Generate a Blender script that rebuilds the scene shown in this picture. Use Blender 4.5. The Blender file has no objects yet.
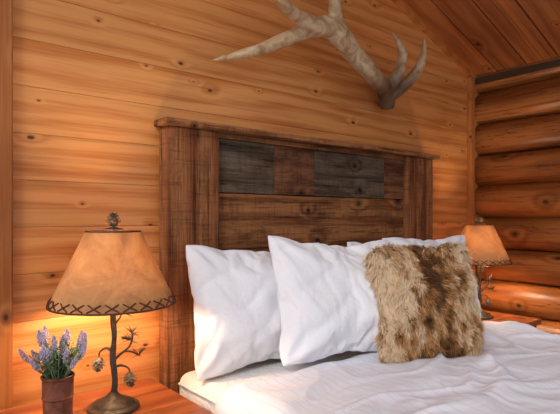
import bpy, bmesh, math, random
import numpy as np
from mathutils import Vector, Matrix, noise, Euler
random.seed(7); np.random.seed(7)
scene=bpy.context.scene
try:
    scene.view_settings.view_transform='Standard'
    scene.view_settings.look='None'
except Exception as e: print(e)
EYE=1.25
# ------------------------------------------------------------ node helpers
def srgb(r,g,b):
    f=lambda c:(c/255/12.92) if c/255<=0.04045 else ((c/255+0.055)/1.055)**2.4
    return (f(r),f(g),f(b),1)
class NT:
    def __init__(s,name):
        s.m=bpy.data.materials.new(name); s.m.use_nodes=True
        s.t=s.m.node_tree; s.b=s.t.nodes['Principled BSDF']; s.out=s.t.nodes['Material Output']
    def n(s,typ,**kw):
        nd=s.t.nodes.new(typ)
        for k,v in kw.items(): setattr(nd,k,v)
        return nd
    def l(s,a,b): s.t.links.new(a,b)
    def put(s,inp,v):
        if isinstance(v,bpy.types.NodeSocket): s.l(v,inp)
        else: inp.default_value=v
    def math(s,op,a,b=0.0,c=0.0,clamp=False):
        nd=s.n('ShaderNodeMath',operation=op,use_clamp=clamp)
        s.put(nd.inputs[0],a); s.put(nd.inputs[1],b); s.put(nd.inputs[2],c); return nd.outputs[0]
    def comb(s,x,y,z):
        nd=s.n('ShaderNodeCombineXYZ'); s.put(nd.inputs[0],x); s.put(nd.inputs[1],y); s.put(nd.inputs[2],z); return nd.outputs[0]
    def noise(s,vec,scale=1,detail=3,rough=.5,dist=0):
        nd=s.n('ShaderNodeTexNoise'); 
        if vec is not None: s.l(vec,nd.inputs['Vector'])
        nd.inputs['Scale'].default_value=scale; nd.inputs['Detail'].default_value=detail
        nd.inputs['Roughness'].default_value=rough; nd.inputs['Distortion'].default_value=dist
        return nd.outputs['Fac']
    def mapr(s,v,a,b,c=0.0,d=1.0,smooth=True):
        nd=s.n('ShaderNodeMapRange',interpolation_type='SMOOTHSTEP' if smooth else 'LINEAR')
        s.put(nd.inputs[0],v)
        for i,q in enumerate((a,b,c,d)): nd.inputs[i+1].default_value=q
        return nd.outputs[0]
    def mix(s,f,a,b,mode='MIX'):
        nd=s.n('ShaderNodeMix',data_type='RGBA',blend_type=mode)
        s.put(nd.inputs[0],f); s.put(nd.inputs[6],a); s.put(nd.inputs[7],b); return nd.outputs[2]
    def ramp(s,f,stops):
        nd=s.n('ShaderNodeValToRGB'); s.l(f,nd.inputs[0]); e=nd.color_ramp.elements
        e[0].position=stops[0][0]; e[0].color=stops[0][1]; e[1].position=stops[-1][0]; e[1].color=stops[-1][1]
        for p,c in stops[1:-1]:
            q=e.new(p); q.color=c
        return nd.outputs[0]
    def bump(s,h,strength=.3,dist=.01):
        nd=s.n('ShaderNodeBump'); s.l(h,nd.inputs['Height']); nd.inputs['Strength'].default_value=strength
        nd.inputs['Distance'].default_value=dist; s.l(nd.outputs[0],s.b.inputs['Normal']); return nd
    def obj(s): return s.n('ShaderNodeTexCoord').outputs['Object']

def simple(name,col,rough=.6,metal=0,var=.15,scale=30,bump=.1,sub=0):
    t=NT(name); o=t.obj(); nz=t.noise(o,scale,4,.6)
    dark=tuple(c*(1-var*1.6) for c in col[:3])+(1,); lite=tuple(min(1,c*(1+var)) for c in col[:3])+(1,)
    t.l(t.ramp(nz,[(.3,dark),(.7,lite)]),t.b.inputs['Base Color'])
    t.b.inputs['Roughness'].default_value=rough; t.b.inputs['Metallic'].default_value=metal
    if bump: t.bump(nz,bump,.004)
    return t.m

def wood(name,dark,mid,light,along='X',across='Z',knots=True,kc=None,freq=55,low=6.0,rough=.5,rvar=.35,grunge=0,gcol=None,kx=3.2,ky=4.6,kthr=.45,ksize=1.0,bump=.25,contrast=1.0,spec=.35,streak=0,cracks=0,saws=.3,halo_s=.45,kinf=7):
    t=NT(name); sep=t.n('ShaderNodeSeparateXYZ'); t.l(t.obj(),sep.inputs[0])
    at=t.n('ShaderNodeAttribute',attribute_name='rnd'); r=at.outputs['Fac']
    ax={'X':0,'Y':1,'Z':2}; third=[q for q in 'XYZ' if q not in (along,across)][0]
    L=t.math('MULTIPLY_ADD',r,17.3,sep.outputs[ax[along]])
    A=t.math('MULTIPLY_ADD',r,5.7,sep.outputs[ax[across]])
    D=t.math('MULTIPLY_ADD',r,3.1,sep.outputs[ax[third]])
    A2=t.math('ADD',A,t.math('MULTIPLY',D,.8))
    low_n=t.noise(t.comb(t.math('MULTIPLY',L,.9),t.math('MULTIPLY',A2,5),D),1,2)
    phase=t.math('MULTIPLY_ADD',A2,freq,t.math('MULTIPLY',low_n,low*2))
    if knots:
        vo=t.n('ShaderNodeTexVoronoi',voronoi_dimensions='2D',feature='F1')
        vo.inputs['Scale'].default_value=1
        t.l(t.comb(t.math('MULTIPLY',L,kx),t.math('MULTIPLY',A2,ky),0),vo.inputs['Vector'])
        sc=t.n('ShaderNodeSeparateColor'); t.l(vo.outputs['Color'],sc.inputs[0])
        gate=t.math('GREATER_THAN',sc.outputs[0],kthr)
        size=t.math('MULTIPLY_ADD',sc.outputs[1],.9*ksize,.45*ksize)
        dist=t.math('DIVIDE',vo.outputs['Distance'],size)
        infl=t.math('MULTIPLY',t.mapr(dist,0,.42,1,0),gate)
        phase=t.math('MULTIPLY_ADD',infl,kinf,phase)
        wob=t.math('MULTIPLY_ADD',t.noise(t.comb(t.math('MULTIPLY',L,40),t.math('MULTIPLY',A2,40),0),1,2),.06,dist)
        kmask=t.math('MULTIPLY',t.mapr(wob,.065,.11,1,0),gate)
        halo=t.math('MULTIPLY',t.mapr(wob,.08,.2,1,0),gate)
    rings=t.math('MULTIPLY_ADD',t.math('SINE',phase),.5,.5)
    fine=t.noise(t.comb(t.math('MULTIPLY',L,3.5),t.math('MULTIPLY',A,130),t.math('MULTIPLY',D,130)),1,4,.6)
    patch=t.noise(t.comb(t.math('MULTIPLY',L,1.6),t.math('MULTIPLY',A,7),D),1,3,.6)
    v=t.math('MULTIPLY_ADD',rings,.22*contrast,t.math('MULTIPLY_ADD',fine,.52*contrast,t.math('MULTIPLY',patch,.55)))
    v=t.math('ADD',v,.14-.2*(contrast-1))
    c=t.ramp(v,[(.35,dark),(.62,mid),(.9,light)])
    pv=t.math('MULTIPLY_ADD',t.math('FRACT',t.math('MULTIPLY',r,7.77)),rvar,1-rvar*.55)
    c=t.mix(1.0,c,t.comb(pv,pv,pv),'MULTIPLY')
    if streak:
        st=t.noise(t.comb(t.math('MULTIPLY',L,1.1),t.math('MULTIPLY',A,38),t.math('MULTIPLY',D,38)),1,4,.65)
        c=t.mix(t.math('MULTIPLY',t.mapr(st,.52,.72),streak),c,dark)
    if knots:
        kc=kc or tuple(q*.25 for q in dark[:3])+(1,)
        hal=tuple(q*.7 for q in dark[:3])+(1,)
        c=t.mix(t.math('MULTIPLY',halo,halo_s),c,hal); c=t.mix(t.math('MULTIPLY',kmask,.9),c,kc)
    if grunge:
        g=t.noise(t.comb(t.math('MULTIPLY',L,5),t.math('MULTIPLY',A,14),t.math('MULTIPLY',D,14)),1,8,.75)
        c=t.mix(t.math('MULTIPLY',t.mapr(g,.44,.62),grunge),c,gcol)
        saw=t.noise(t.comb(t.math('MULTIPLY',L,150),t.math('MULTIPLY',A,9),D),1,2)
        c=t.mix(t.math('MULTIPLY',t.mapr(saw,.5,.72),saws),c,tuple(q*.45 for q in dark[:3])+(1,))
        lg=t.noise(t.comb(t.math('MULTIPLY',L,2.5),t.math('MULTIPLY',A,60),t.math('MULTIPLY',D,60)),1,5,.7)
        c=t.mix(t.math('MULTIPLY',t.mapr(lg,.56,.7),.4),c,light)
        c=t.mix(t.math('MULTIPLY',t.mapr(lg,.46,.32),.75),c,tuple(q*.35 for q in dark[:3])+(1,))
        fine=t.math('MULTIPLY_ADD',lg,1.5,fine)
    if cracks:
        ck=t.noise(t.comb(t.math('MULTIPLY',L,1.3),t.math('MULTIPLY',A,24),t.math('MULTIPLY',D,24)),1,3,.55)
        ckm=t.mapr(t.math('ABSOLUTE',t.math('SUBTRACT',ck,.5)),0,.012,1,0)
        c=t.mix(t.math('MULTIPLY',ckm,cracks),c,tuple(q*.3 for q in dark[:3])+(1,))
    t.l(c,t.b.inputs['Base Color']); t.b.inputs['Roughness'].default_value=rough
    t.b.inputs['Specular IOR Level'].default_value=spec
    t.bump(t.math('MULTIPLY_ADD',rings,.2,fine),bump,.004)
    return t.m

# ------------------------------------------------------------ mesh helpers
def new_obj(name,me,mats,parent=None,smooth=False):
    ob=bpy.data.objects.new(name,me); scene.collection.objects.link(ob)
    for m in (mats if isinstance(mats,(list,tuple)) else [mats]): me.materials.append(m)
    if smooth: me.shade_smooth()
    if parent: ob.parent=parent
    return ob
def empty(name,loc):
    e=bpy.data.objects.new(name,None); scene.collection.objects.link(e); e.location=loc; e.empty_display_size=.1; return e
class MB:
    def __init__(s): s.v=[];s.f=[];s.r=[];s.mi=[]
    def add(s,vs,fs,rnd=None,mi=0):
        o=len(s.v); s.v+= [tuple(v) for v in vs]; rnd=random.random() if rnd is None else rnd
        for f in fs: s.f.append(tuple(i+o for i in f)); s.r.append(rnd); s.mi.append(mi)
    def box(s,x0,x1,y0,y1,z0,z1,rnd=None,mi=0,mat=None):
        vs=[Vector(p) for p in ((x0,y0,z0),(x1,y0,z0),(x1,y1,z0),(x0,y1,z0),(x0,y0,z1),(x1,y0,z1),(x1,y1,z1),(x0,y1,z1))]
        if mat: vs=[mat@v for v in vs]
        s.add(vs,[(0,3,2,1),(4,5,6,7),(0,1,5,4),(1,2,6,5),(2,3,7,6),(3,0,4,7)],rnd,mi)
    def tube(s,pts,rad,seg=10,rnd=None,mi=0,sub=1,wob=0):
        pts=[Vector(p) for p in pts]
        if sub>1:
            P=[];R=[];n=len(pts)
            for i in range(n-1):
                p0=pts[max(i-1,0)];p1=pts[i];p2=pts[i+1];p3=pts[min(i+2,n-1)]
                for k in range(sub):
                    u=k/sub
                    P.append(.5*((2*p1)+(p2-p0)*u+(2*p0-5*p1+4*p2-p3)*u*u+(3*p1-p0-3*p2+p3)*u**3))
                    R.append(rad[i]*(1-u)+rad[i+1]*u)
            P.append(pts[-1]);R.append(rad[-1]); pts,rad=P,R
        vs=[];fs=[]; up=Vector((.13,.21,1)).normalized()
        t=(pts[1]-pts[0]).normalized(); a=t.cross(up)
        if a.length<.1: a=t.cross(Vector((1,0,0)))
        a.normalize()
        for i,p in enumerate(pts):
            t=(pts[min(i+1,len(pts)-1)]-pts[max(i-1,0)]).normalized()
            a=(a-t*a.dot(t)).normalized(); b=t.cross(a)
            for k in range(seg):
                th=2*math.pi*k/seg; rr=rad[i]
                if wob: rr*=1+wob*noise.noise(Vector((p.x*40+k*1.7,p.y*40,p.z*40)))
                vs.append(p+(a*math.cos(th)+b*math.sin(th))*rr)
        for i in range(len(pts)-1):
            for k in range(seg):
                k2=(k+1)%seg; fs.append((i*seg+k,i*seg+k2,(i+1)*seg+k2,(i+1)*seg+k))
        fs.append(tuple(reversed(range(seg)))); fs.append(tuple(range((len(pts)-1)*seg,len(pts)*seg)))
        s.add(vs,fs,rnd,mi)
    def lathe(s,prof,center=(0,0,0),seg=32,closed=False,rnd=None,mi=0):
        c=Vector(center); vs=[];fs=[];n=len(prof)
        for k in range(seg):
            th=2*math.pi*k/seg
            for r,z in prof: vs.append(c+Vector((r*math.cos(th),r*math.sin(th),z)))
        for k in range(seg):
            k2=(k+1)%seg
            for i in range(n-1+(1 if closed else 0)):
                j=(i+1)%n; fs.append((k*n+i,k2*n+i,k2*n+j,k*n+j))
        s.add(vs,fs,rnd,mi)
    def cone(s,c,L,R,axis=Vector((0,0,1)),rows=9,mi=0):
        """pine cone: core plus spiralling scales"""
        q=Vector((0,0,1)).rotation_difference(axis.normalized()).to_matrix(); c=Vector(c)
        prof=[(max(.0005,R*.72*math.sin(math.pi*(i/10)**.8)),-L/2+L*i/10) for i in range(11)]
        o=len(s.v); s.lathe(prof,(0,0,0),12,mi=mi)
        for i in range(o,len(s.v)): s.v[i]=tuple(c+q@Vector(s.v[i]))
        N=rows*7
        for i in range(N):
            u=(i+.5)/N; th=i*2.39996; z=-L/2+L*u*.97; r=R*.75*math.sin(math.pi*(u*.96+.02)**.8)
            d=Vector((math.cos(th),math.sin(th),0)); tn=Vector((-math.sin(th),math.cos(th),0)); w=R*.30; 
            p=d*r+Vector((0,0,z)); out=d*R*.36+Vector((0,0,L*.10))
            vs=[p-tn*w*.6,p+tn*w*.6,p+out+tn*w*.8,p+out*1.25,p+out-tn*w*.8,p-Vector((0,0,L*.04))+out*.5]
            vs=[c+q@v for v in vs]
            s.add(vs,[(0,1,2,3,4),(1,0,5),(2,1,5),(3,2,5),(4,3,5),(0,4,5)],mi=mi)
    def mesh(s,name,off=None):
        me=bpy.data.meshes.new(name)
        vs=s.v if off is None else [(v[0]-off[0],v[1]-off[1],v[2]-off[2]) for v in s.v]
        me.from_pydata(vs,[],s.f); me.update()
        a=me.attributes.new('rnd','FLOAT','FACE'); a.data.foreach_set('value',s.r)
        me.polygons.foreach_set('material_index',s.mi)
        return me
def bevel(ob,w,seg=2):
    m=ob.modifiers.new('bevel','BEVEL'); m.width=w; m.segments=seg; m.limit_method='ANGLE'; m.angle_limit=math.radians(40)
    return ob
def smooth_by_angle(me,deg=40):
    me.shade_smooth()
    try: me.set_sharp_from_angle(angle=math.radians(deg))
    except Exception: pass

# ------------------------------------------------------------ materials
M_wall=wood('pine_wall',srgb(156,82,34),srgb(199,119,57),srgb(224,153,88),'X','Z',rough=.42,freq=84,low=7,rvar=.24,kc=srgb(56,26,12),kx=3.6,ky=6.3,kthr=.36,ksize=.52,contrast=1.15,streak=.45,halo_s=.3,kinf=5)
M_trim=wood('pine_trim',srgb(136,72,30),srgb(176,102,46),srgb(200,130,70),'Z','X',rough=.45,ksize=.6)
M_log=wood('log_wood',srgb(84,43,19),srgb(138,76,34),srgb(178,110,56),'Y','Z',rough=.35,freq=30,rvar=.35,kthr=.6,kx=2.5,ky=3.5,ksize=.7,kc=srgb(54,24,11),spec=.5,streak=.65,cracks=.8)
M_ceil=wood('ceiling_wood',srgb(84,42,20),srgb(142,77,38),srgb(178,108,57),'X','Y',rough=.5,rvar=.45,kthr=.4,ksize=.7,streak=.6)
M_floor=wood('floor_wood',srgb(80,45,22),srgb(120,72,38),srgb(150,95,55),'Y','X',rough=.4)
M_dark=wood('dark_beam',srgb(30,20,13),srgb(56,40,27),srgb(78,58,40),'Y','Z',knots=False,rough=.7)
hb=dict(rough=.8,rvar=.25,spec=.15,bump=1.0,contrast=1.3,kthr=.75,ksize=.7,streak=.6)
M_hbp=wood('barnwood_post',srgb(56,29,17),srgb(120,67,38),srgb(168,110,70),'Z','X',gcol=srgb(78,48,32),grunge=.55,saws=.35,**hb)
M_hbx=wood('barnwood_brown',srgb(56,29,17),srgb(118,68,39),srgb(168,112,70),'X','Z',gcol=srgb(62,40,28),grunge=.55,saws=.35,**hb)
M_hbr=wood('barnwood_red',srgb(52,27,18),srgb(94,54,35),srgb(132,86,60),'X','Z',gcol=srgb(56,37,28),grunge=.65,**hb)
M_hbg=wood('barnwood_grey',srgb(24,20,17),srgb(52,43,36),srgb(108,92,76),'X','Z',gcol=srgb(76,51,35),grunge=.7,**hb)
M_ns=wood('nightstand_wood',srgb(84,38,20),srgb(130,66,36),srgb(166,98,56),'X','Y',rough=.35,kthr=.6,streak=.5)
M_nsd=wood('nightstand_dark',srgb(46,24,14),srgb(82,46,26),srgb(110,66,38),'X','Z',rough=.45,kthr=.7)
def linen(name,col,scale=600,lump=9,stripe=False,b=.12):
    t=NT(name); o=t.obj()
    c=col
    if stripe:
        sep=t.n('ShaderNodeSeparateXYZ'); t.l(o,sep.inputs[0])
        s1=t.math('SINE',t.math('MULTIPLY',sep.outputs[0],2*math.pi/.035))
        c=t.mix(t.math('MULTIPLY',t.mapr(s1,.86,1.0),.25),col,srgb(176,178,198))
    if isinstance(c,tuple): t.b.inputs['Base Color'].default_value=c
    else: t.l(c,t.b.inputs['Base Color'])
    n1=t.noise(o,lump,5,.55,.6)
    t.bump(n1,b,.05); t.b.inputs['Roughness'].default_value=.9; t.b.inputs['Specular IOR Level'].default_value=.1
    return t.m
M_pil=linen('pillow_cotton',srgb(236,236,242),lump=6,b=.28)
M_duv=linen('duvet_cotton',srgb(232,232,242),lump=7,stripe=True,b=.2)
M_mat=linen('mattress_fabric',srgb(228,227,227),lump=30,b=.4)
M_metal=simple('bronze_metal',srgb(82,76,70),.5,.55,.35,60,.3)
M_pc=simple('metal_pinecone',srgb(120,112,100),.55,.3,.4,90,.3)
M_stitch=simple('leather_lace',srgb(92,46,24),.8,0,.2,50)
M_rust=simple('rusty_tin',srgb(124,66,44),.65,.2,.5,28,.5)
M_leaf=simple('lavender_leaf',srgb(126,146,106),.7,0,.3,40,0)
M_flower=simple('lavender_flower',srgb(190,180,208),.8,0,.22,120,0)
M_soil=simple('soil',srgb(50,36,26),.95)
# shade
t=NT('parchment_shade'); nz=t.noise(t.obj(),9,6,.7,.8); col=t.ramp(nz,[(.3,srgb(156,116,78)),(.55,srgb(190,151,108)),(.75,srgb(206,172,130))])
df=t.n('ShaderNodeBsdfDiffuse'); tr=t.n('ShaderNodeBsdfTranslucent'); mx=t.n('ShaderNodeMixShader'); mx.inputs[0].default_value=.26
t.l(col,df.inputs[0]); t.l(col,tr.inputs[0]); t.l(df.outputs[0],mx.inputs[1]); t.l(tr.outputs[0],mx.inputs[2]); t.l(mx.outputs[0],t.out.inputs['Surface'])
M_shade=t.m
t=NT('bulb_glass'); t.b.inputs['Base Color'].default_value=(1,.9,.7,1); t.b.inputs['Emission Color'].default_value=(1,.76,.50,1); t.b.inputs['Emission Strength'].default_value=310; M_bulb=t.m
# antler
t=NT('antler_bone'); o=t.obj()
n1=t.noise(o,14,6,.65,.8); n2=t.noise(o,120,3,.6)
c=t.ramp(n1,[(.3,srgb(138,100,66)),(.45,srgb(192,156,114)),(.68,srgb(232,208,174))])
sep=t.n('ShaderNodeSeparateXYZ'); t.l(o,sep.inputs[0])
bd=t.math('MULTIPLY',t.mapr(sep.outputs[0],.12,.40),t.mapr(sep.outputs[2],.02,-.12)); c=t.mix(t.math('MULTIPLY',bd,.85),c,srgb(78,46,26))
t.l(c,t.b.inputs['Base Color']); t.b.inputs['Roughness'].default_value=.5; t.bump(t.math('ADD',n1,n2),.5,.008); M_ant=t.m
# fur
t=NT('fur_strands'); at=t.n('ShaderNodeAttribute',attribute_name='fcol'); t.l(at.outputs['Color'],t.b.inputs['Base Color'])
t.b.inputs['Roughness'].default_value=.75; t.b.inputs['Specular IOR Level'].default_value=.2; M_fur=t.m
M_furb=simple('fur_backing',srgb(130,96,66),.95,0,.3,20)

# ------------------------------------------------------------ room
WALLY=1.80; RX=3.23; SL=.339
def ceil_z(x): return 2.214+(RX-x)*SL
mb=MB(); z=-.02; pw=.155
while z<3.4:
    z1=z+pw
    xe=min(RX+.15, RX-((z-.02)-2.214)/SL+.12) if z>2.2 else RX+.15
    xe=max(xe,-.9)
    mb.box(-1.2,xe,WALLY,WALLY+.03,max(z,0)+.0004,z1-.0004)
    z=z1
bevel(new_obj('wall_back',mb.mesh('wall_back'),M_wall),.0018,2)
mb=MB(); mb.box(-1.2,RX+.3,WALLY+.03,WALLY+.06,0,3.5)
new_obj('wall_backing',mb.mesh('wall_backing'),M_dark)
# log wall
mb=MB(); sp=.215; zc=.07
while zc<2.25:
    n=14; pts=[];rad=[]
    ph=random.random()*9; dr=random.uniform(-.006,.005)
    for i in range(n+1):
        y=1.86-i*.21; pts.append((RX+.085+.014*noise.noise(Vector((ph,y*1.3,0))),y,zc+.012*noise.noise(Vector((ph,y,5)))))
        rad.append(.1105+dr+.010*noise.noise(Vector((ph,y*1.7,9))))
    mb.tube(pts,rad,28,sub=2); zc+=sp
mb.box(RX+.08,RX+.20,-1.0,1.86,0,2.25,mi=1)
o=new_obj('wall_right',mb.mesh('wall_right'),[M_log,M_dark]); smooth_by_angle(o.data,40)
# ceiling boards
ang=math.atan(SL); mb=MB(); y=WALLY+.02
while y>-.1:
    mb.box(-.35,4.6,y-.186,y-.004,0,.03); y-=.19
mb.box(-.35,4.6,-.15,WALLY+.05,.03,.045,mi=1)
o=new_obj('ceiling',mb.mesh('ceiling'),[M_ceil,M_dark]); bevel(o,.004)
o.matrix_world=Matrix(((-math.cos(ang),0,math.sin(ang),RX+.35),(0,1,0,0),(math.sin(ang),0,math.cos(ang),ceil_z(RX+.35)),(0,0,0,1)))
mb=MB(); mb.box(RX-.03,RX+.1,-1,WALLY,2.165,2.205); bevel(new_obj('trim_1',mb.mesh('trim_1'),M_dark),.004)
mb=MB(); mb.box(RX-.10,RX-.045,WALLY-.03,WALLY,0,2.20); bevel(new_obj('trim_2',mb.mesh('trim_2'),M_trim),.004)
mb=MB(); mb.box(.215,.362,WALLY-.022,WALLY,0,3.1); bevel(new_obj('trim_3',mb.mesh('trim_3'),M_trim),.005)
mb=MB()
xa=-.4; mb.add([(xa,WALLY-.022,ceil_z(xa)-.03),(RX,WALLY-.022,ceil_z(RX)-.03),(RX,WALLY,ceil_z(RX)-.03),(xa,WALLY,ceil_z(xa)-.03),(xa,WALLY-.022,ceil_z(xa)),(RX,WALLY-.022,ceil_z(RX)),(RX,WALLY,ceil_z(RX)),(xa,WALLY,ceil_z(xa))],[(0,3,2,1),(4,5,6,7),(0,1,5,4),(1,2,6,5),(2,3,7,6),(3,0,4,7)])
new_obj('trim_4',mb.mesh('trim_4'),M_trim)
mb=MB(); x=-1.2
while x<3.5:
    mb.box(x+.001,x+.139,-2.0,WALLY+.02,-.03,0); x+=.14
new_obj('floor',mb.mesh('floor'),M_floor)

# ------------------------------------------------------------ headboard
HX0,HX1,HF=.872,2.61,1.72
off=((HX0+HX1)/2,1.76,0); hbE=empty('headboard',off)
def part(mb,name,mats,E,offp,bw=0,smooth=None):
    ob=new_obj(name,mb.mesh(name,offp),mats,E)
    if bw: bevel(ob,bw)
    if smooth: smooth_by_angle(ob.data,smooth)
    return ob
mb=MB(); mb.box(HX0,1.105,HF,1.79,0,1.600,rnd=.18); mb.box(2.352,HX1,HF,1.79,0,1.600,rnd=.66); part(mb,'posts',M_hbp,hbE,off,.006)
mb=MB(); mb.box(HX0-.02,HX1+.03,HF-.03,1.795,1.601,1.626); part(mb,'cap_board',M_hbx,hbE,off,.004)
mb=MB(); yb=1.742
mb.box(1.106,2.351,yb,1.785,1.12,1.352,rnd=.31); mb.box(1.106,2.351,yb+.004,1.785,.90,1.117,rnd=.77); mb.box(1.106,2.351,yb,1.785,.60,.897,rnd=.52)
mb.box(1.106,2.351,yb-.004,1.785,1.578,1.60,rnd=.2)
part(mb,'panel_boards',M_hbx,hbE,off,.003)
mb=MB(); mb.box(1.106,1.409,yb,1.785,1.356,1.576,rnd=.12); mb.box(1.657,2.18,yb,1.785,1.356,1.576,rnd=.6); part(mb,'panel_grey',M_hbg,hbE,off,.002)
mb=MB(); mb.box(1.4105,1.6555,yb+.001,1.785,1.356,1.576,rnd=.75); mb.box(2.1815,2.351,yb,1.785,1.356,1.576,rnd=.9); part(mb,'panel_red',M_hbr,hbE,off,.002)

# ------------------------------------------------------------ bed
BX0,BX1,BY0,BY1,BT=.90,2.53,-.33,1.71,.670
off=(1.715,.7,0); bedE=empty('bed',off)
mb=MB(); mb.box(BX0+.02,BX1-.02,BY0+.02,BY1,.14,.38)
for px in (BX0+.06,BX1-.14):
    for py in (BY0+.06,BY1-.14): mb.box(px,px+.08,py,py+.08,0,.15)
part(mb,'bed_frame',M_nsd,bedE,off,.01)
mb=MB(); mb.box(BX0,BX1,BY0,BY1,.385,BT); o=part(mb,'mattress',M_mat,bedE,off); bevel(o,.045,5); o.data.shade_smooth()
mb=MB()
for zz in (.43,.635): mb.tube([(BX0-.004,BY0+.05,zz),(BX0-.004,BY1-.04,zz)],[.005,.005],8); mb.tube([(BX1+.004,BY0+.05,zz),(BX1+.004,BY1-.04,zz)],[.005,.005],8)
part(mb,'mattress_piping',M_mat,bedE,off,smooth=40)
def crease(n,w): 
    return math.exp(-(n/w)**2)
def duvet():
    nx,ny=320,300; hw=(BX1-BX0)/2+.0; cx=(BX0+BX1)/2; y1,y0=1.38,BY0-.03; rr=.06; drop=.26
    smax=hw+drop; vs=[];fs=[]; top=BT+.004
    for j in range(ny+1):
        v=j/ny; 
        for i in range(nx+1):
            s=-smax+2*smax*i/nx; y=y1+(y0-y1)*v
            y+= (.05*noise.noise(Vector((s*1.8,3,1))))*(1-v)**4
            a=abs(s); sg=1 if s>0 else -1
            if a<hw-rr: x,zz,nm=s,0,Vector((0,0,1))
            elif a<hw-rr+rr*math.pi/2:
                th=(a-hw+rr)/rr; x=sg*(hw-rr+rr*math.sin(th)); zz=-rr+rr*math.cos(th); nm=Vector((sg*math.sin(th),0,math.cos(th)))
            else: x=sg*hw; zz=-rr-(a-(hw-rr+rr*math.pi/2)); nm=Vector((sg,0,0))
            p=Vector((s,y,0)); w=Vector((noise.noise(p*1.9+Vector((9,0,0))),noise.noise(p*1.9+Vector((0,9,0))),0))*.3
            w+=Vector((noise.noise(p*6+Vector((2,0,5))),noise.noise(p*6+Vector((0,2,5))),0))*.04
            q=p+w
            qa=Vector((q.x*1.0+q.y*1.1,(q.y-q.x*.8)*2.4,0)); qb=Vector((q.x*2.8-q.y*1.2,q.y*4.0+q.x*1.6,4)); qc=Vector((q.x*8+q.y*4,q.y*6-q.x*4,8))
            env=.4+.6*max(0,min(1,.5+1.6*noise.noise(p*1.6+Vector((0,0,6)))))
            h=.034*noise.noise(p*1.7)+env*(.018*crease(noise.noise(qa),.13)+.012*crease(noise.noise(qb),.11))+env*.004*crease(noise.noise(qc),.13)+.014*noise.noise(q*3.2)
            h+=.022*math.sin(min(1,v*14)*math.pi/2)
            if v<.06: h+=.012*math.sin(v/.06*math.pi)
            P=Vector((cx+x,y,top+zz))+nm*h
            vs.append(P)
    for j in range(ny):
        for i in range(nx):
            a=j*(nx+1)+i; fs.append((a,a+nx+1,a+nx+2,a+1))
    mb=MB(); mb.add(vs,fs); o=part(mb,'duvet',M_duv,bedE,off); o.data.shade_smooth()
    m=o.modifiers.new('solid','SOLIDIFY'); m.thickness=.016; m.offset=-1
duvet()

# ------------------------------------------------------------ pillows (inflated cloth)
def pillow_template(w,h,nx,ny,frames=30,seed=0,press=2.2,mixr=.62):
    vs=[];fs=[];idx={}
    def V(i,j,side):
        edge=i in(0,nx) or j in(0,ny); k=(i,j,0 if edge else side)
        if k not in idx:
            idx[k]=len(vs); x=-w/2+w*i/nx; y=-h/2+h*j/ny
            z=0 if edge else side*(.012+.006*noise.noise(Vector((x*9+seed,y*9,side))))
            vs.append((x,y,z))
        return idx[k]
    for j in range(ny):
        for i in range(nx):
            q=(V(i,j,1),V(i+1,j,1),V(i+1,j+1,1),V(i,j+1,1)); fs.append(q)
            q=(V(i,j,-1),V(i,j+1,-1),V(i+1,j+1,-1),V(i+1,j,-1)); fs.append(q)
    me=bpy.data.meshes.new('tmp'); me.from_pydata(vs,[],fs); me.update()
    ob=bpy.data.objects.new('tmp',me); scene.collection.objects.link(ob)
    c=ob.modifiers.new('c','CLOTH'); s=c.settings; s.quality=6; s.mass=.2
    s.tension_stiffness=15; s.compression_stiffness=15; s.shear_stiffness=5; s.bending_stiffness=.15
    s.use_pressure=True; s.uniform_pressure_force=press; s.effector_weights.gravity=0; s.air_damping=3
    c.point_cache.frame_start=1; c.point_cache.frame_end=frames+2
    for f in range(1,frames+1): scene.frame_set(f)
    dg=bpy.context.evaluated_depsgraph_get(); me2=bpy.data.meshes.new_from_object(ob.evaluated_get(dg))
    bpy.data.objects.remove(ob); scene.frame_set(1)
    co=np.empty(len(me2.vertices)*3); me2.vertices.foreach_get('co',co); co=co.reshape(-1,3)
    ext=co.max(0)-co.min(0)
    if not np.isfinite(co).all() or ext[2]<.03:
        co=np.array(vs); co[:,2]=np.sign(co[:,2])*.09*np.clip((1-(2*co[:,0]/w)**2)*(1-(2*co[:,1]/h)**2),0,1)**.45
    flat=np.array(vs)*[.93,.93,0]; 
    co[:,0]=co[:,0]*mixr+flat[:,0]*(1-mixr); co[:,1]=co[:,1]*mixr+flat[:,1]*(1-mixr)
    F=[tuple(p.vertices) for p in me2.polygons]
    return co,F
T1=pillow_template(.76,.56,60,44,seed=1,mixr=.68); T2=pillow_template(.52,.52,34,34,seed=4,mixr=.4)
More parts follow.
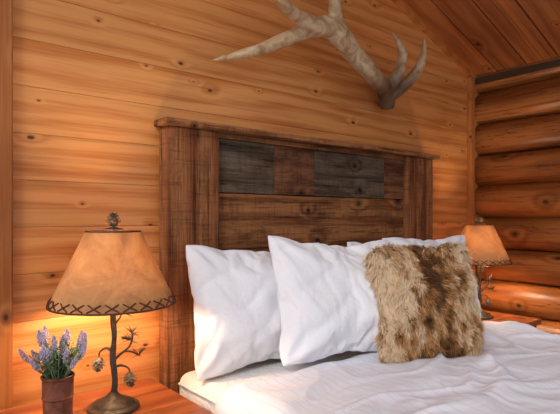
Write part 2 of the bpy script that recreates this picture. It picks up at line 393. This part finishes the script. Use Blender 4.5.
def pillow_mesh(T,w,h,d,seed,sag=.12,dent=.02,cr_amp=.006):
    co,F=T; co=co.copy(); ext=co.max(0)-co.min(0); cen=(co.max(0)+co.min(0))/2
    co=(co-cen)/ext*np.array([w,h,d])
    for k in range(len(co)):
        x,y,z=co[k]; z*=1+sag*(-y/h*2); p=Vector((x*4+seed,y*4,seed*2.1))
        cxx=abs(x)/(w/2); cyy=abs(y)/(h/2); cr=max(0,cxx*cyy-.72)/.28
        x*=1-.03*cr; y*=1-.04*cr
        if y<0: y*=1-.05*max(0,abs(z)/(d/2)-.3)
        z+=dent*noise.noise(p)+.5*dent*noise.noise(p*2.3)
        pw_=Vector((x*3+seed,y*3,1)); ww=noise.noise(pw_); sgn=(1 if z>0 else -1); fade=min(1,abs(z)/.03)
        z-=sgn*cr_amp*crease(noise.noise(Vector((x*3.5+ww*1.5,y*8+ww*1.2-x*2,seed))),.10)*fade
        z-=sgn*cr_amp*.6*crease(noise.noise(Vector((x*9+ww,y*5+x*6,seed+4))),.09)*fade
        an=math.atan2(abs(y)-h*.5,abs(x)-w*.5); rc=math.hypot(abs(y)-h*.5,abs(x)-w*.5)
        z+=sgn*.006*math.sin(an*11+seed)*math.exp(-((rc-.10)/.07)**2)*fade
        x+=.012*noise.noise(Vector((y*5,seed,3)));y+=.016*noise.noise(Vector((x*5,seed,7)))
        co[k]=(x,y,z)
    me=bpy.data.meshes.new('pillow'); me.from_pydata(co.tolist(),[],F); me.update(); return me
def place(me,name,mat,c,rz,lean,roll=0):
    ob=new_obj(name,me,mat,smooth=True)
    M=Matrix.Translation(c)@Matrix.Rotation(math.radians(rz),4,'Z')@Matrix.Rotation(math.radians(90-lean),4,'X')@Matrix.Rotation(math.radians(roll),4,'Z')
    ob.matrix_world=M; m=ob.modifiers.new('s','SUBSURF'); m.levels=1; m.render_levels=2
    return ob
place(pillow_mesh(T1,.68,.51,.20,1),'pillow',M_pil,(1.22,1.57,.903),-2,12,-1)
place(pillow_mesh(T1,.63,.51,.20,5),'pillow',M_pil,(1.462,1.385,.932),-9,16,-2)
place(pillow_mesh(T1,.62,.49,.16,9),'pillow',M_pil,(2.08,1.615,.908),0,9,1)
place(pillow_mesh(T1,.64,.50,.18,13),'pillow',M_pil,(2.225,1.46,.930),-6,13,0)
# fur pillow
fme=pillow_mesh(T2,.42,.44,.12,21,dent=.012,cr_amp=0)
fo=place(fme,'fur_pillow',M_furb,(1.715,1.165,.925),-28,14,3)
def fur(ob,N=60000):
    me=ob.data; me.calc_loop_triangles(); n=len(me.vertices); co=np.empty(n*3); me.vertices.foreach_get('co',co); co=co.reshape(-1,3)
    no=np.empty(n*3); me.vertices.foreach_get('normal',no); no=no.reshape(-1,3)
    tri=np.array([t.vertices[:] for t in me.loop_triangles])
    a,b,c=co[tri[:,0]],co[tri[:,1]],co[tri[:,2]]; ar=np.linalg.norm(np.cross(b-a,c-a),axis=1); ar/=ar.sum()
    ti=np.random.choice(len(tri),N,p=ar); u=np.random.rand(N,1);v=np.random.rand(N,1); fl=(u+v)>1; u[fl]=1-u[fl]; v[fl]=1-v[fl]
    P=a[ti]*(1-u-v)+b[ti]*u+c[ti]*v; Nn=no[tri[ti,0]]*(1-u-v)+no[tri[ti,1]]*u+no[tri[ti,2]]*v
    Nn/=np.linalg.norm(Nn,axis=1,keepdims=True)+1e-9
    D=np.zeros((N,3)); pat=np.zeros(N); 
    for i in range(N):
        p=Vector(P[i]); q=p*9
        D[i]=(noise.noise(q+Vector((5,0,0)))*1.1,-.8+noise.noise(q+Vector((0,7,0)))*.6,0)
        cl=noise.noise(Vector((p.x*62,p.y*20,p.z*30)))
        xx=p.x+.06*noise.noise(Vector((p.y*8,3,3)))
        band=.5*math.exp(-((xx-.01)/.085)**2)
        pat[i]=noise.noise(Vector((p.x*15+p.y*3,p.y*6,p.z*6+3)))*1.1+cl*.75+band-.09-.30*max(0,(-p.x-.1)/.1)-.2*max(0,(p.x-.13)/.08)
        D[i]+=np.array([noise.noise(p*42+Vector((3,0,0))),noise.noise(p*42+Vector((0,3,0))),noise.noise(p*42)])*.75
    D+=np.random.randn(N,3)*.15
    Lh=(.028+.025*np.random.rand(N,1))
    d0=Nn*.8+D*.6; d0/=np.linalg.norm(d0,axis=1,keepdims=True); d1=Nn*.22+D*1.0; d1/=np.linalg.norm(d1,axis=1,keepdims=True)
    p0=P; p1=P+d0*Lh*.4; p2=p1+(d0+d1)*.5*Lh*.32; p3=p2+d1*Lh*.32
    side=np.cross(d1,Nn+np.random.randn(N,3)*.5); side/=np.linalg.norm(side,axis=1,keepdims=True)+1e-9
    w=.0012
    V=np.stack([p0-side*w,p0+side*w,p1-side*w,p1+side*w,p2-side*w*.7,p2+side*w*.7,p3],axis=1).reshape(-1,3)
    base=np.arange(N)*7; F=[]
    for k in base: F+= [(k,k+1,k+3,k+2),(k+2,k+3,k+5,k+4),(k+4,k+5,k+6)]
    m2=bpy.data.meshes.new('fur'); m2.from_pydata(V.tolist(),[],F)
    cream=np.array(srgb(240,216,182)[:3]); tan=np.array(srgb(194,138,84)[:3]); br=np.array(srgb(74,42,25)[:3]); root=np.array(srgb(116,74,44)[:3])
    pat=pat+np.random.randn(N)*.12
    k1=np.clip((pat+.30)/.30,0,1)[:,None]; k2=np.clip((pat-.08)/.36,0,1)[:,None]
    tip=cream*(1-k1)+tan*k1; tip=tip*(1-k2)+br*k2
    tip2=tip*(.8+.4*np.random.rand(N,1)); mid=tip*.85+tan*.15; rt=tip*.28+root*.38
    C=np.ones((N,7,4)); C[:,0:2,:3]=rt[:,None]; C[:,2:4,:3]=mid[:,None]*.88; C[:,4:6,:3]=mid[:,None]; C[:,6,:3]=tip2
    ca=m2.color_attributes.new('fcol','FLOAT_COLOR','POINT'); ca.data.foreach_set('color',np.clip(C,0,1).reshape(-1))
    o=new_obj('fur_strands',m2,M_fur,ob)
fur(fo)

# ------------------------------------------------------------ nightstands
def nightstand(x0,x1,y0,y1,top=.65):
    off=((x0+x1)/2,(y0+y1)/2,0); E=empty('nightstand',off)
    mb=MB(); n=3; d=(y1-y0)/n
    for i in range(n): mb.box(x0,x1,y0+d*i+.0008,y0+d*(i+1)-.0008,top-.032,top)
    part(mb,'top',M_ns,E,off,.005)
    mb=MB()
    for px in (x0+.02,x1-.07):
        for py in (y0+.02,y1-.07): mb.box(px,px+.05,py,py+.05,0,top-.033)
    part(mb,'legs',M_nsd,E,off,.005)
    mb=MB(); mb.box(x0+.03,x1-.03,y0+.035,y1-.03,top-.21,top-.034); mb.box(x0+.03,x1-.03,y0+.03,y1-.03,.16,.19); part(mb,'carcass',M_nsd,E,off,.003)
    mb=MB(); mb.box(x0+.075,x1-.075,y0+.018,y0+.036,top-.195,top-.05); part(mb,'drawer_front',M_nsd,E,off,.004)
    mb=MB(); mb.lathe([(0.0001,-.014),(.012,-.012),(.016,-.004),(.010,.004),(.006,.012),(0.0001,.012)],((x0+x1)/2,y0+.004,top-.12),16); part(mb,'drawer_knob',M_metal,E,off,smooth=40)
nightstand(.30,.825,1.30,1.765)
nightstand(2.66,3.10,1.30,1.765)

# ------------------------------------------------------------ lamps
R=Vector((.771,-.637,0)); Fw=Vector((.637,.771,0)); Z=Vector((0,0,1))
def lamp(x,y,z,ss=1.0):
    off=(x,y,z); O=Vector(off); E=empty('table_lamp',off)
    def W(r,h,f=0): return O+R*r+Z*h+Fw*f
    mb=MB(); mb.lathe([(.0001,0),(.076,0),(.080,.004),(.079,.010),(.066,.015),(.062,.021),(.048,.027),(.034,.033),(.020,.042),(.012,.052),(.0001,.054)],off,48); part(mb,'base',M_metal,E,off,smooth=35)
    mb=MB(); mb.tube([W(0,.045),W(.004,.10),W(-.003,.16),W(.002,.22),W(-.001,.28),W(0,.35)],[.010,.0085,.0095,.008,.009,.008],12,sub=6,wob=.35)
    mb.tube([W(0,.125),W(.022,.135),W(.045,.128),W(.052,.112)],[.005,.004,.003,.0025],8,sub=5,wob=.3)
    mb.tube([W(0,.175),W(-.02,.19),W(-.042,.178),W(-.046,.160)],[.005,.004,.003,.0025],8,sub=5,wob=.3)
    mb.tube([W(0,.15),W(.028,.175),W(.05,.195),W(.06,.225),W(.055,.25)],[.005,.004,.0035,.003,.002],8,sub=5,wob=.3)
    mb.tube([W(.03,.178),W(.055,.178),W(.082,.165)],[.003,.0025,.0018],8,sub=4)
    mb.tube([W(.0,.26),W(.02,.285),W(.03,.31)],[.004,.003,.002],8,sub=4)
    for (r,h) in ((.058,.235),(.08,.168),(.052,.215),(.028,.30)):
        for k in range(16):
            th=random.uniform(0,6.28); d=Vector((math.cos(th)*.8,math.sin(th)*.5,random.uniform(-.4,1))).normalized()
            p=W(r,h); mb.tube([p,p+d*.018,p+d*.034-Z*.004],[.0014,.0011,.0005],4)
    part(mb,'twig_stem',M_metal,E,off,smooth=60)
    mb=MB(); mb.cone(W(.052,.092),.044,.019,-Z+R*.2,rows=7); mb.cone(W(-.048,.14),.044,.019,-Z-R*.2,rows=7); part(mb,'pine_cones',M_pc,E,off)
    u0=.012
    mb=MB(); mb.tube([W(0,.345),W(0,.352),W(0,.39)],[.016,.017,.015],16); 
    for sg in (-1,1): mb.tube([W(0,.355),W(sg*.05,.39),W(sg*.058,.45),W(sg*.04,.52),W(0,.553+u0)],[.002]*5,6,sub=5)
    for k in range(3):
        th=k*2.094; mb.tube([W(0,.545+u0),W(0,.545+u0)+Vector((math.cos(th),math.sin(th),0))*.083*ss],[.0018,.0018],6)
    mb.tube([W(0,.545+u0),W(0,.565+u0)],[.005,.004],8)
    mb.lathe([(.0001,.549+u0),(.030,.549+u0),(.030,.553+u0),(.010,.558+u0),(.0001,.558+u0)],off,24)  # opaque disc added under the finial to block bulb light from it
    part(mb,'socket_harp',M_metal,E,off,smooth=50)
    mb=MB(); mb.cone(W(0,.580+u0),.042,.021,Z,rows=8); part(mb,'finial',M_pc,E,off)
    rb,rt,zb,zt=.191*ss,.083*ss,.330,.557
    mb=MB(); mb.lathe([(rb,zb),(rt,zt),(rt-.0015,zt),(rb-.0015,zb)],off,72,closed=True); o=part(mb,'shade',M_shade,E,off,smooth=40)
    mb=MB()
    def S(th,u,e=.002):
        r=rb+(rt-rb)*u+e; return O+Vector((math.cos(th)*r,math.sin(th)*r,zb+(zt-zb)*u))
    N=24
    for k in range(N):
        t0=2*math.pi*k/N; dt=2*math.pi/N
        mb.tube([S(t0+.12*dt,.02),S(t0+.5*dt,.065,.0035),S(t0+.88*dt,.11)],[.0023]*3,6); mb.tube([S(t0+.12*dt,.11),S(t0+.5*dt,.065,.005),S(t0+.88*dt,.02)],[.0023]*3,6)
    for u,rr in ((0,.0028),(1,.0026)):
        mb.tube([S(2*math.pi*k/64,u,0) for k in range(65)],[rr]*65,6)
    part(mb,'shade_lacing',M_stitch,E,off,smooth=60)
    mb=MB(); mb.lathe([(.0001,.388),(.013,.390),(.016,.402),(.026,.427),(.029,.447),(.024,.467),(.012,.479),(.0001,.482)],off,20); o=part(mb,'bulb',M_bulb,E,off,smooth=80)
lamp(.60,1.548,.651,1.0)
lamp(2.855,1.56,.651,.93)

# ------------------------------------------------------------ lavender pot
def plant(x,y,z):
    off=(x,y,z); O=Vector(off); E=empty('potted_lavender',off)
    mb=MB(); mb.lathe([(.0001,0),(.036,0),(.038,.004),(.037,.05),(.039,.053),(.037,.056),(.038,.115),(.041,.119),(.039,.123),(.040,.168),(.043,.171),(.043,.176),(.039,.177),(.037,.165),(.036,.15),(.0001,.15)],off,40); part(mb,'tin_pot',M_rust,E,off,smooth=35)
    mb=MB(); mb.lathe([(.0001,.158),(.03,.157),(.0375,.152)],off,20); part(mb,'soil',M_soil,E,off)
    ml=MB(); mf=MB()
    for k in range(76):
        th=random.uniform(0,6.28); sp=random.random()**.6; H=random.uniform(.06,.135)*(1-.25*sp); lean=.058*sp
        d=Vector((math.cos(th),math.sin(th),0)); b=O+d*.022*sp+Z*.155
        pts=[b,b+d*lean*.35+Z*H*.5,b+d*lean+Z*H]
        ml.tube(pts,[.0014,.0012,.001],5,sub=3)
        for q in range(14):
            u=random.uniform(.15,.95); p=b+d*lean*u*u+Z*H*u; a2=random.uniform(0,6.28)
            dd=Vector((math.cos(a2),math.sin(a2),random.uniform(.2,.9))).normalized(); s2=dd.cross(Z).normalized()*.0030; Lf=random.uniform(.016,.030)
            ml.add([p-s2*.4,p+s2*.4,p+dd*Lf*.6+s2-Z*.001,p+dd*Lf,p+dd*Lf*.6-s2-Z*.001],[(0,1,2,3,4)])
        if k%3==0 :
            tp=pts[-1]; dr=(d*lean*.6+Z*H*.8).normalized()
            for q in range(26):
                u=q/26; a2=q*2.4; rr=.0058*math.sin(math.pi*(.15+.8*u)); p=tp-dr*.008+dr*.040*u+Vector((math.cos(a2),math.sin(a2),0))*rr
                s=.0034; mf.add([p+Vector((s,0,0)),p+Vector((-s*.5,s,0)),p+Vector((-s*.5,-s,0)),p+Z*s*1.5,p-Z*s],[(0,1,3),(1,2,3),(2,0,3),(1,0,4),(2,1,4),(0,2,4)])
    part(ml,'foliage',M_leaf,E,off); part(mf,'flower_spikes',M_flower,E,off)
plant(.398,1.42,.651)

# ------------------------------------------------------------ antler
off=(1.7,1.7,2.05); mb=MB()
mb.tube([(2.200,1.750,1.855),(2.195,1.742,1.868),(2.180,1.725,1.885),(2.095,1.68,1.932),(1.879,1.60,1.968),(1.748,1.58,2.019),(1.648,1.58,2.083),(1.565,1.58,2.10),(1.452,1.60,2.052),(1.29,1.64,1.966),(1.158,1.67,1.908),(1.036,1.69,1.866)],
        [.032,.048,.044,.042,.043,.046,.054,.047,.034,.027,.018,.004],16,sub=6)
mb.tube([(1.60,1.58,2.09),(1.46,1.555,2.078),(1.342,1.54,2.088),(1.232,1.52,2.13),(1.17,1.51,2.20)],[.032,.034,.029,.022,.006],14,sub=6)
mb.tube([(1.66,1.58,2.07),(1.635,1.58,2.14),(1.62,1.57,2.20),(1.59,1.55,2.28),(1.50,1.53,2.36)],[.040,.036,.031,.025,.007],14,sub=6)
mb.tube([(2.12,1.69,1.92),(2.150,1.63,2.0),(2.11,1.57,2.095),(2.000,1.55,2.170)],[.036,.032,.024,.005],14,sub=6)
mb.tube([(2.16,1.70,1.90),(2.240,1.64,1.975),(2.300,1.59,2.08),(2.278,1.55,2.21)],[.036,.032,.025,.005],14,sub=6)
o=part(mb,'elk_antler',M_ant,None,off); o.location=off; 
m=o.modifiers.new('r','REMESH'); m.mode='VOXEL'; m.voxel_size=.006; m.use_smooth_shade=True
m=o.modifiers.new('sm','SMOOTH'); m.iterations=6
tx=bpy.data.textures.new('ant','CLOUDS'); tx.noise_scale=.05
m=o.modifiers.new('d','DISPLACE'); m.texture=tx; m.strength=.008; m.mid_level=.5

# ------------------------------------------------------------ light + world
w=bpy.data.worlds.new('world'); scene.world=w; w.use_nodes=True; bg=w.node_tree.nodes['Background']
bg.inputs[0].default_value=(.88,.93,1,1); bg.inputs[1].default_value=.68
sd=bpy.data.lights.new('daylight','SUN'); sd.energy=1.6; sd.angle=math.radians(18); sd.color=(1,.97,.93)
so=bpy.data.objects.new('daylight',sd); scene.collection.objects.link(so)
so.rotation_euler=Vector((.80,.40,-.60)).to_track_quat('-Z','Y').to_euler(); so.location=(-1,-2,3)

# ------------------------------------------------------------ camera
cd=bpy.data.cameras.new('camera'); co=bpy.data.objects.new('camera',cd); scene.collection.objects.link(co)
co.location=(0,0,EYE); co.rotation_euler=(math.radians(90),0,math.radians(-39.6))
cd.sensor_width=36; cd.lens=32.14; cd.shift_y=11/560; cd.clip_start=.02
scene.camera=co
